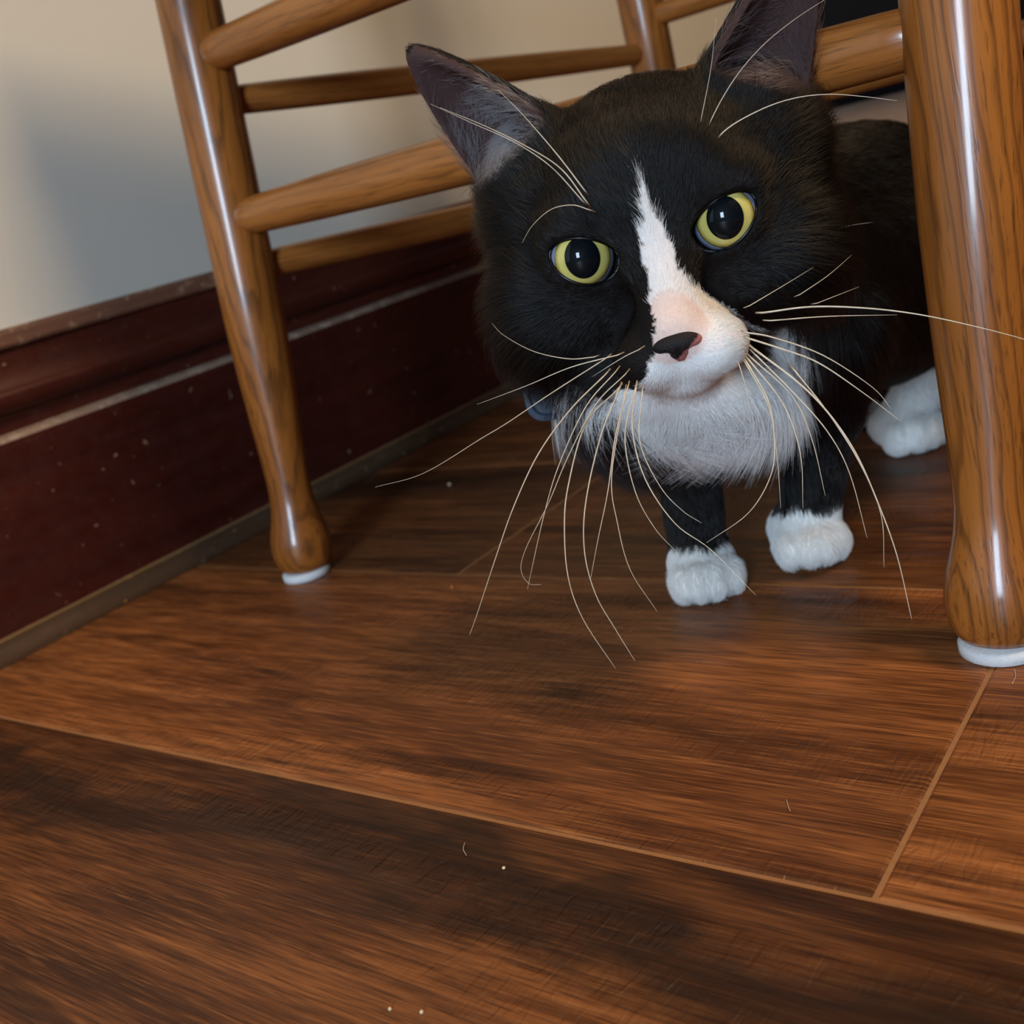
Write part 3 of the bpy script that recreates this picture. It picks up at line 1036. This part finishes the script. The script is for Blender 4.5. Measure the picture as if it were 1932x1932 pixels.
def make_fur(name, count, parent):
    P, N = sample_roots(count, fur_weight)
    h, head, ear, eart, eari, leg, pw = region(P)
    wA, wB, wC = white_mask(P)
    cup = ear_cup(h, N)
    ed = eye_dist(h)
    # --- flow
    fh = (h - NOSE_H); fh[:, 2] *= 1.0
    side = np.clip((np.abs(h[:, 0]) - 18) / 25, 0, 1)
    low = np.clip((-h[:, 1] + 5) / 30, 0, 1)
    fh /= np.linalg.norm(fh, axis=1)[:, None] + 1e-6
    fh[:, 1] -= 0.75 * side * low                                # cheek fur hangs down
    fh[:, 2] -= 0.25
    fhw = fh @ HM.T
    for base, ax, fr, wd_, Lr, s in EARS:
        m = (ear > 0.2) & (np.sign(h[:, 0]) == s)
        fhw[m] = (HM @ ax)
    body = np.tile(np.array([0.05, 0.75, -0.55]), (count, 1))
    front = 1 - smooth01(P[:, 1], 0.40, 0.47)
    body = body * (1 - front)[:, None] + np.array([0.12, -0.15, -1.0]) * front[:, None]
    body = body * (1 - leg)[:, None] + np.array([0.10, -0.25, -1.0]) * leg[:, None]
    flow = fhw * head[:, None] + body * (1 - head)[:, None]
    # clumps: neighbouring hairs lean together
    cl = np.stack([wob(P, 420, 0.3), wob(P, 380, 2.1), wob(P, 450, 4.0)], 1) * 0.35
    cl += np.stack([wob(P, 1400, 1.1), wob(P, 1250, 3.1), wob(P, 1500, 5.0)], 1) * 0.22
    flow = flow / (np.linalg.norm(flow, axis=1)[:, None] + 1e-9) + cl + RNG.normal(0, 0.13, (count, 3))
    tang = flow - N * (flow * N).sum(1)[:, None]
    tang /= np.linalg.norm(tang, axis=1)[:, None] + 1e-9
    # --- length in millimetres
    sn = np.linalg.norm(h - NOSE_H, axis=1)
    L = 2.2 + 5.5 * smooth01(sn, 14, 60)
    cheek = smooth01(np.abs(h[:, 0]), 28, 46) * (1 - smooth01(h[:, 1], 12, 34))
    L = L + 14.0 * cheek
    L = np.where((h[:, 2] < -30) & (h[:, 1] > 25), np.maximum(L, 11), np.where(h[:, 2] < -45, np.maximum(L, 10), L))
    L = np.where(ear > 0.3, 2.6 + 1.2 * RNG.random(count), L)
    L = L * (0.32 + 0.68 * smooth01(ed, 11.5, 21))
    Lb = 17.0 + 7.0 * front * (P[:, 2] > 0.07)
    Lb = Lb * (1 - leg) + 8.5 * leg
    Lb = np.where(pw > 0, 5.6, Lb)
    Lb = np.where(wB, 20.0 + 7.0 * wob(P, 650, 0.7), Lb)
    L = L * head + Lb * (1 - head)
    L = np.where((h[:, 1] < -40) & (head > 0.5) & (sn < 42), 3.4, L)
    L = np.where(wA & (sn > 14), np.maximum(L, 4.0), L)
    L *= RNG.uniform(0.65, 1.18, count)
    lift = 0.42 + 0.25 * (head < 0.5) + 0.15 * cheek * head + RNG.normal(0, 0.07, count)
    lift = np.where(pw > 0, 0.75, lift)
    lift = np.where(wA & (h[:, 1] < -30), 0.7, lift)
    # --- ear tufts: long pale hairs rising from the outer edge of the cup
    L = np.where(cup, RNG.uniform(6, 19, count) * (1.12 - eart), L)
    lift = np.where(cup, 0.55, lift)
    for base, ax, fr, wd_, Lr, s in EARS:
        m = cup & (np.sign(h[:, 0]) == s)
        inward = -np.sign((h - base) @ wd_)[m]
        dirv = (HM @ ax)[None] * 0.55 + (HM @ wd_)[None] * inward[:, None] * 0.7 + RNG.normal(0, 0.2, (m.sum(), 3))
        dirv -= N[m] * (dirv * N[m]).sum(1)[:, None]
        tang[m] = dirv / (np.linalg.norm(dirv, axis=1)[:, None] + 1e-9)
    Lm = (L * MM)[:, None]
    d0 = tang + N * lift[:, None]; d0 /= np.linalg.norm(d0, axis=1)[:, None]
    bend = (tang - N * 0.30) - d0
    grav = np.array([0, 0, -0.25]) * np.clip((L - 8) / 14, 0, 1)[:, None]
    K = 5
    T = np.linspace(0, 1, K)
    pts = np.empty((count, K, 3))
    for i, t in enumerate(T):
        pts[:, i] = P - N * 0.0003 + Lm * (d0 * t + (bend * 0.45 + grav) * t * t)
    pts[:, :, 2] = np.maximum(pts[:, :, 2], 0.0006)
    white = wA | wB | wC
    # stray white hairs along the border, stray dark ones inside
    col = np.where(white[:, None], WHITE, BLACK)
    var = RNG.uniform(0.8, 1.1, (count, 1))
    col = col * np.where(white[:, None], 0.92 + 0.08 * var, var)
    brown = ((RNG.random(count) < 0.07) & ~white)
    col[brown] = np.array(srgb(38, 26, 19))
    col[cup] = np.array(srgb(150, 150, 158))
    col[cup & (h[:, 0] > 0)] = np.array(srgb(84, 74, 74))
    rootr = np.where(head > 0.5, 0.000055, 0.000075)
    rootr = np.where(wB | (pw > 0), 0.00008, rootr)
    rootr = np.where(cup, 0.00006, rootr)
    for nm_, sel, lb_ in (('black_fur', ~white, 'glossy black fur'), ('white_fur', white, 'white fur of blaze, bib and paws')):
        fur_object(nm_, pts[sel], rootr[sel], col[sel], lb_, parent, nm_ == 'white_fur')


def fur_object(name, pts, rootr, col, label, parent, is_white):
    count, K = pts.shape[:2]
    cv = bpy.data.hair_curves.new(name)
    cv.add_curves([K] * count)
    cv.attributes['position'].data.foreach_set('vector', pts.reshape(-1).astype(np.float32)) if 'position' in cv.attributes else cv.points.foreach_set('position', pts.reshape(-1).astype(np.float32))
    prof = np.array([1.0, 0.95, 0.8, 0.55, 0.15])
    ra = cv.attributes.get('radius') or cv.attributes.new('radius', 'FLOAT', 'POINT')
    ra.data.foreach_set('value', (rootr[:, None] * prof[None]).astype(np.float32).ravel())
    at = cv.attributes.new('coat', 'FLOAT_COLOR', 'CURVE')
    at.data.foreach_set('color', np.concatenate([col, np.ones((count, 1))], 1).astype(np.float32).ravel())
    m = bpy.data.materials.new('cat_' + name)
    m.use_nodes = True
    nt = m.node_tree
    nt.nodes.remove(nt.nodes['Principled BSDF'])
    hb = nt.nodes.new('ShaderNodeBsdfHairPrincipled')
    hb.parametrization = 'COLOR'
    hb.inputs['Roughness'].default_value = 0.32
    hb.inputs['Radial Roughness'].default_value = 0.5
    hb.inputs['Coat'].default_value = 0.0
    hb.inputs['IOR'].default_value = 1.42
    an = nt.nodes.new('ShaderNodeAttribute'); an.attribute_name = 'coat'
    nt.links.new(an.outputs['Color'], hb.inputs['Color'])
    surf = hb.outputs[0]
    if is_white:
        df = nt.nodes.new('ShaderNodeBsdfDiffuse'); tr = nt.nodes.new('ShaderNodeBsdfTranslucent')
        nt.links.new(an.outputs['Color'], df.inputs['Color']); nt.links.new(an.outputs['Color'], tr.inputs['Color'])
        m1 = nt.nodes.new('ShaderNodeMixShader'); m1.inputs[0].default_value = 0.35
        nt.links.new(df.outputs[0], m1.inputs[1]); nt.links.new(tr.outputs[0], m1.inputs[2])
        m2 = nt.nodes.new('ShaderNodeMixShader'); m2.inputs[0].default_value = 0.75
        nt.links.new(hb.outputs[0], m2.inputs[1]); nt.links.new(m1.outputs[0], m2.inputs[2])
        surf = m2.outputs[0]
    nt.links.new(surf, nt.nodes['Material Output'].inputs['Surface'])
    cv.materials.append(m)
    o = bpy.data.objects.new(name, cv)
    COL.objects.link(o)
    o.parent = parent
    o['kind'] = 'stuff'
    o['label'] = label
    return o


make_fur('fur', 250000, cat)

# ------------------------------------------------------------------ eyes
def mat_eye():
    k = NT('cat_iris')
    v = k.coords(scale=(1, 1, 1))
    sep = k.n('ShaderNodeSeparateXYZ'); k.l(v, sep.inputs[0])
    r = k.math('SQRT', k.math('ADD', k.math('MULTIPLY', sep.outputs[0], sep.outputs[0]), k.math('MULTIPLY', sep.outputs[1], sep.outputs[1])))
    rr = k.math('MULTIPLY', r, 1000.0 / 11.0)
    n = k.noise(v, 500, 4, 0.6)
    rr = k.math('ADD', rr, k.math('MULTIPLY', k.math('SUBTRACT', n, 0.5), 0.05))
    c = k.ramp(rr, [(0.50, srgb(140, 132, 66)), (0.60, srgb(206, 194, 104)), (0.74, srgb(214, 202, 116)), (0.82, srgb(178, 160, 74)), (0.88, srgb(40, 34, 18))])
    return k.out(c, 0.35, None, 0.5, 1.0, 0.01)


M_iris = mat_eye()
M_pupil = NT('pupil').out((0.002, 0.004, 0.006), 0.5, None, 0.05, 0.45, 0.02)
M_sclera = NT('sclera').out(srgb(150, 158, 186), 0.3, None, 0.4, 0.8, 0.03)
M_lid = NT('eyelid_rim').out(srgb(14, 10, 9), 0.35, None, 0.4)


def cap_mesh(R_, a0, a1, seg=48, rings=14, sx=1.0, sy=1.0):
    """zone of a sphere about +Z between polar angles a0 and a1 (radians)"""
    vs, fs = [], []
    for i in range(rings + 1):
        a = a0 + (a1 - a0) * i / rings
        for k in range(seg):
            th = 2 * math.pi * k / seg
            x, y = R_ * math.sin(a) * math.cos(th) * sx, R_ * math.sin(a) * math.sin(th) * sy
            vs.append((x, y, math.sqrt(max(R_ * R_ - x * x - y * y, 0)) if a1 <= math.pi / 2 else R_ * math.cos(a)))
    for i in range(rings):
        for k in range(seg):
            k2 = (k + 1) % seg
            fs.append((i * seg + k, (i + 1) * seg + k, (i + 1) * seg + k2, i * seg + k2))
    return vs, fs


for c, gz, s in EYES:
    gx = np.cross([0, 1, 0], gz); gx /= np.linalg.norm(gx); gy = np.cross(gz, gx)
    G = HM @ np.stack([gx, gy, gz], 1)
    mat4 = Matrix([[*G[i], 0] for i in range(3)] + [[0, 0, 0, 1]])
    mat4.translation = Vector(H(*c))
    R_ = EYE_R * MM
    vs, fs = cap_mesh(R_, 0.02, math.pi - 0.02, 48, 32)
    e = mesh_obj('eye', vs, fs, M_sclera, cat)
    e.matrix_local = mat4
    e['label'] = 'yellow-green eye with a wide dark pupil'
    ri = math.asin(9.6 / 11.2)
    vs, fs = cap_mesh(R_ + 0.00010, 0.0, ri, 56, 22)
    mesh_obj('iris', vs, fs, M_iris, e)
    vs, fs = cap_mesh(R_ + 0.00022, 0.0, 1.0, 48, 16, 5.9 / 9.424, 6.9 / 9.424)
    mesh_obj('pupil', vs, fs, M_pupil, e)
    # dark rim of the lids: a bead along the almond, resting on the eyeball
    pts = []
    for i in range(49):
        th = 2 * math.pi * i / 48
        a = math.cos(th); a *= 12.0 if a * s < 0 else 10.9; b2 = math.sin(th); b = (6.8 if b2 > 0 else 9.5) * b2 + s * a * 0.26
        rr = min(math.hypot(a, b), 11.15)
        g = math.sqrt(max((EYE_R + 0.35) ** 2 - rr * rr, 0.3))
        pts.append((a * MM, b * MM, g * MM))
    tube('eyelid_rim', pts, [0.00062] * len(pts), M_lid, e, 8)


# ------------------------------------------------------------------ nose leather
k = NT('nose_leather')
v = k.coords()
sep = k.n('ShaderNodeSeparateXYZ'); k.l(v, sep.inputs[0])
nz = k.noise(v, 420, 3, 0.6)
# dark leather with a pink patch on the lower, image-right side
f = k.math('ADD', k.math('ADD', k.math('MULTIPLY', sep.outputs[0], 160.0), k.math('MULTIPLY', sep.outputs[1], -230.0)), k.math('MULTIPLY', k.math('SUBTRACT', nz, 0.5), 0.9))
c = k.ramp(f, [(0.22, srgb(24, 17, 17)), (0.55, srgb(168, 104, 98))])
vo = k.n('ShaderNodeTexVoronoi'); vo.inputs['Scale'].default_value = 1600; k.l(v, vo.inputs['Vector'])
M_nose = k.out(c, 0.62, k.bump(vo.outputs['Distance'], 0.4, 0.0004), 0.25)
nv, nf = [], []
seg, rings = 40, 20
for i in range(rings + 1):
    phi = math.pi * i / rings
    for kk in range(seg):
        th = 2 * math.pi * kk / seg
        x, y, z = math.sin(phi) * math.cos(th), math.sin(phi) * math.sin(th), math.cos(phi)
        wdt = 9.2 * (0.62 + 0.38 * math.tanh((y + 0.15) * 2.6))          # broad top, narrow below
        X_, Y_, Z_ = x * wdt, y * 5.2, z * 3.5
        for sx in (-1, 1):                                               # nostrils
            d2 = ((X_ - sx * 4.3) / 2.0) ** 2 + ((Y_ + 0.9) / 1.3) ** 2
            if z > 0: Z_ -= 2.4 * math.exp(-d2 * 1.3)
        if z > 0: Z_ -= 0.7 * math.exp(-(X_ / 0.7) ** 2) * (1 if Y_ < 1 else 0.2)
        nv.append((X_ * MM, Y_ * MM, Z_ * MM))
for i in range(rings):
    for kk in range(seg):
        k2 = (kk + 1) % seg
        nf.append((i * seg + kk, (i + 1) * seg + kk, (i + 1) * seg + k2, i * seg + k2))
nose = mesh_obj('nose', nv, nf, M_nose, cat)
tl = math.radians(14)
NB = HM @ np.array([[1, 0, 0], [0, math.cos(tl), -math.sin(tl)], [0, math.sin(tl), math.cos(tl)]])
m4 = Matrix([[*NB[i], 0] for i in range(3)] + [[0, 0, 0, 1]]); m4.translation = Vector(H(0.8, -32.6, 22.3))
nose.matrix_local = m4
nose['label'] = 'dark nose with a pink lower edge'

# ------------------------------------------------------------------ whiskers
k = NT('whisker_white')
M_whisk = k.out(k.mix(k.noise(k.coords(), 300, 2, 0.5), srgb(228, 216, 196), srgb(178, 158, 130)), 0.3, None, 0.5)
WH = [  # photograph track, depth at root, depth at tip, root radius (mm)
    ([(1165, 670), (1077, 693), (993, 728), (900, 763)], .338, .350, .28),
    ([(1142, 677), (1040, 742), (960, 796), (907, 828), (799, 893), (708, 919)], .340, .335, .28),
    ([(1119, 674), (1072, 677), (1007, 663), (951, 633), (928, 610)], .342, .372, .26),
    ([(1142, 707), (1077, 772), (1016, 856), (970, 954), (937, 1047), (900, 1159), (886, 1198)], .338, .315, .34),
    ([(1161, 702), (1105, 768), (1054, 879), (1026, 973), (1000, 1089), (995, 1112)], .337, .320, .28),
    ([(1179, 707), (1124, 763), (1072, 861), (1035, 949), (993, 1033), (983, 1075), (998, 1101), (1021, 1103)], .336, .322, .26),
    ([(1165, 735), (1105, 800), (1072, 917), (1065, 996), (1072, 1089), (1100, 1168), (1161, 1261)], .338, .312, .36),
    ([(1168, 735), (1133, 824), (1105, 949), (1103, 1042), (1124, 1122), (1161, 1187), (1198, 1247)], .338, .314, .36),
    ([(1184, 733), (1161, 824), (1147, 926), (1128, 1019), (1114, 1094)], .338, .322, .32),
    ([(1179, 740), (1154, 898), (1165, 987), (1189, 1075), (1240, 1154)], .338, .318, .28),
    ([(1198, 735), (1179, 824), (1198, 926), (1235, 996), (1277, 1042)], .338, .326, .32),
    ([(1200, 733), (1193, 810), (1217, 903), (1273, 987), (1342, 1038), (1426, 1123)], .338, .322, .34),
    ([(1212, 740), (1207, 833), (1245, 917), (1287, 963), (1324, 987)], .338, .328, .32),
    ([(1205, 660), (1180, 672), (1150, 690), (1117, 711)], .334, .338, .22),
    ([(1412, 628), (1459, 637), (1552, 670), (1645, 730), (1682, 772)], .338, .335, .40),
    ([(1417, 640), (1470, 657), (1543, 684), (1627, 740), (1701, 796)], .338, .332, .46),
    ([(1426, 661), (1505, 721), (1561, 777), (1613, 852), (1655, 945), (1692, 1047), (1720, 1168)], .338, .315, .50),
    ([(1426, 670), (1496, 740), (1561, 814), (1603, 893), (1636, 1015)], .338, .322, .36),
    ([(1422, 679), (1496, 749), (1533, 833), (1557, 935)], .338, .328, .36),
    ([(1417, 684), (1478, 763), (1510, 856), (1515, 959)], .338, .328, .38),
    ([(1412, 688), (1450, 758), (1461, 833), (1454, 898), (1412, 968), (1333, 1024)], .338, .326, .38),
    ([(1410, 691), (1450, 768), (1466, 861), (1473, 959)], .338, .330, .30),
    ([(1396, 693), (1408, 735), (1417, 796)], .338, .335, .24),
    ([(1500, 700), (1561, 777), (1620, 870), (1662, 970), (1668, 1070)], .336, .322, .34),
    ([(1441, 590), (1529, 579), (1627, 581), (1725, 592), (1823, 612), (1932, 640), (1990, 662)], .340, .318, .44),
    ([(1454, 605), (1562, 597), (1693, 594)], .340, .340, .32),
    ([(1414, 577), (1483, 536), (1535, 504)], .342, .350, .24),
    ([(1509, 556), (1562, 520), (1607, 481)], .352, .362, .22),
    ([(1542, 572), (1621, 541)], .352, .360, .22),
    ([(1532, 450), (1594, 428), (1647, 419)], .372, .380, .28),
]
BROW = [
    ([(1106, 380), (1060, 320), (1000, 280), (920, 240), (830, 203)], .356, .346, .36),
    ([(1098, 378), (1040, 315), (970, 268), (890, 232), (812, 196)], .356, .348, .30),
    ([(1102, 358), (1050, 290), (985, 215), (940, 170)], .356, .350, .36),
    ([(1112, 396), (1080, 387), (1040, 395), (1005, 425), (985, 458)], .354, .352, .26),
    ([(1329, 303), (1365, 249), (1431, 209), (1496, 186), (1562, 178), (1627, 182), (1693, 190)], .358, .340, .36),
    ([(1321, 291), (1342, 226), (1385, 150), (1437, 88), (1496, 39), (1555, 0), (1600, -28)], .358, .345, .28),
    ([(1307, 303), (1326, 209), (1342, 124), (1351, 33)], .358, .350, .22),
]
for lst, nm in ((WH, 'whisker'), (BROW, 'brow_whisker')):
    for tr, d0_, d1_, r0 in lst:
        sp = catmull(tr, 6)
        n = len(sp)
        seg_l = np.concatenate([[0], np.cumsum(np.hypot(*np.diff(sp, axis=0).T))]); seg_l /= seg_l[-1]
        pts = [unp(p, depth=d0_ + (d1_ - d0_) * t) for p, t in zip(sp, seg_l)]
        # root sunk a little into the skin
        d = pts[0] - pts[1]; d /= np.linalg.norm(d)
        pts = [pts[0] + d * 0.002 + (HO - CAMC) / np.linalg.norm(HO - CAMC) * 0.004] + pts
        rad = [r0 * MM * 0.72] + [r0 * MM * 0.72 * (1 - 0.8 * t ** 1.3) for t in seg_l]
        tube(nm, pts, rad, M_whisk, cat, 6)

# ------------------------------------------------------------------ collar tag behind the cheek
M_tag = mat_plain('slate_blue_plastic', srgb(48, 60, 76), 0.4, 0.5, 0.2)
c = unp((1046, 730), depth=0.425)
bm = bmesh.new()
ring = []
for cx, cy, a0 in ((1, 1, 0), (-1, 1, 90), (-1, -1, 180), (1, -1, 270)):
    for k_ in range(7):
        th = math.radians(a0 + 15 * k_)
        ring.append((cx * 0.0055 + 0.0070 * math.cos(th), cy * 0.0055 + 0.0070 * math.sin(th)))
lv = []
for z, s_ in ((-0.003, 0.86), (-0.002, 1.0), (0.002, 1.0), (0.003, 0.86), (0.0024, 0.78)):
    lv.append([bm.verts.new((x * s_, y * s_, z)) for x, y in ring])
for A_, B_ in zip(lv[:-1], lv[1:]):
    for k_ in range(len(ring)):
        bm.faces.new((A_[k_], A_[(k_ + 1) % len(ring)], B_[(k_ + 1) % len(ring)], B_[k_]))
bm.faces.new(lv[-1]); bm.faces.new(list(reversed(lv[0])))
ct = bm_obj('collar_tag', bm, M_tag, cat)
TR = np.stack([right_c, -down_c, -CAMR[:, 2]], 1)
m4 = Matrix([[*TR[i], 0] for i in range(3)] + [[0, 0, 0, 1]]); m4.translation = Vector(c)
ct.matrix_local = m4 @ Matrix.Rotation(math.radians(12), 4, 'Z')
ct['label'] = 'slate blue tag under the chin'

# ------------------------------------------------------------------ dark furniture farther along the wall
M_navy = mat_plain('navy_black_cloth', srgb(13, 15, 22), 0.8, 0.2, nscale=300)
M_pale = mat_plain('pale_wood_rail', srgb(168, 146, 128), 0.6, 0.3, nscale=90)
far = empty('dark_bench', (-0.50, 2.6, 0))
tag(far, 'navy black upholstered bench with pale bottom rail by the wall behind the near chair leg', 'bench')


def rbox(name, lo, hi, mat, parent, off, bev=0.01, segs=3):
    bm = bmesh.new()
    bmesh.ops.create_cube(bm, size=1.0)
    lo, hi = Vector(lo), Vector(hi)
    for v in bm.verts:
        v.co = Vector([(lo[i] + hi[i]) / 2 + v.co[i] * (hi[i] - lo[i]) - off[i] for i in range(3)])
    bmesh.ops.bevel(bm, geom=list(bm.edges), offset=bev, segments=segs, affect='EDGES')
    return bm_obj(name, bm, mat, parent)


FO = (-0.50, 2.6, 0)
rbox('upholstered_body', (-0.645, 1.60, 0.175), (-0.38, 3.85, 0.62), M_navy, far, FO, 0.02)
rbox('bottom_rail', (-0.635, 1.62, 0.125), (-0.40, 3.83, 0.174), M_pale, far, FO, 0.006)
for x in (-0.60, -0.44):
    for y in (1.68, 3.77):
        rbox('bench_leg', (x - 0.02, y - 0.02, 0.0), (x + 0.02, y + 0.02, 0.126), M_oak_r, far, FO, 0.005)

# ------------------------------------------------------------------ crumbs and stray hairs on the boards
M_crumb = mat_plain('pale_crumb', srgb(214, 192, 160), 0.8, 0.2)
M_tan = mat_plain('orange_crumb', srgb(186, 120, 56), 0.8, 0.2)
CR = [((950, 1637), 1.0, M_crumb, 'tiny pale crumb on the dark streak of the front plank'),
      ((735, 1903), 0.9, M_crumb, 'left one of two tiny crumbs near the bottom edge of the floor'),
      ((795, 1908), 0.9, M_crumb, 'right one of two tiny crumbs near the bottom edge of the floor'),
      ((853, 1108), 1.5, M_tan, 'tan speck on the plank below the cat whiskers'),
      ((848, 914), 1.7, M_crumb, 'pale speck on the floor in the shade beside the baseboard'),
      ((235, 1137), 4.5, M_tan, 'orange crumb lying against the shoe moulding')]
for px, sz, m_, lb in CR:
    p = unp(px, z=0.0005)
    bm = bmesh.new()
    bmesh.ops.create_icosphere(bm, subdivisions=2, radius=0.0006 * sz)
    for v in bm.verts:
        v.co *= random.uniform(0.75, 1.2)
        v.co.z = max(v.co.z, -0.0004 * sz)
    o = bm_obj('crumb', bm, m_, None, True)
    o.location = (p[0], p[1], 0.0004 * sz)
    tag(o, lb, 'crumb', 'crumbs on the floor')
for tr, lb in (([(1484, 1508), (1487, 1520), (1491, 1530)], 'short stray hair in the middle of the lit plank'),
               ([(1914, 1262), (1916, 1276), (1910, 1290)], 'stray pale hair in front of the near felt pad'),
               ([(877, 1590), (874, 1602), (880, 1614)], 'short curled hair on the dark front plank')):
    sp = catmull(tr, 5)
    pts = [unp(p, z=0.0006) for p in sp]
    o = tube('stray_hair', pts, [0.00010] * len(pts), M_whisk, None, 5)
    tag(o, lb, 'hair', 'stray hairs on the floor')
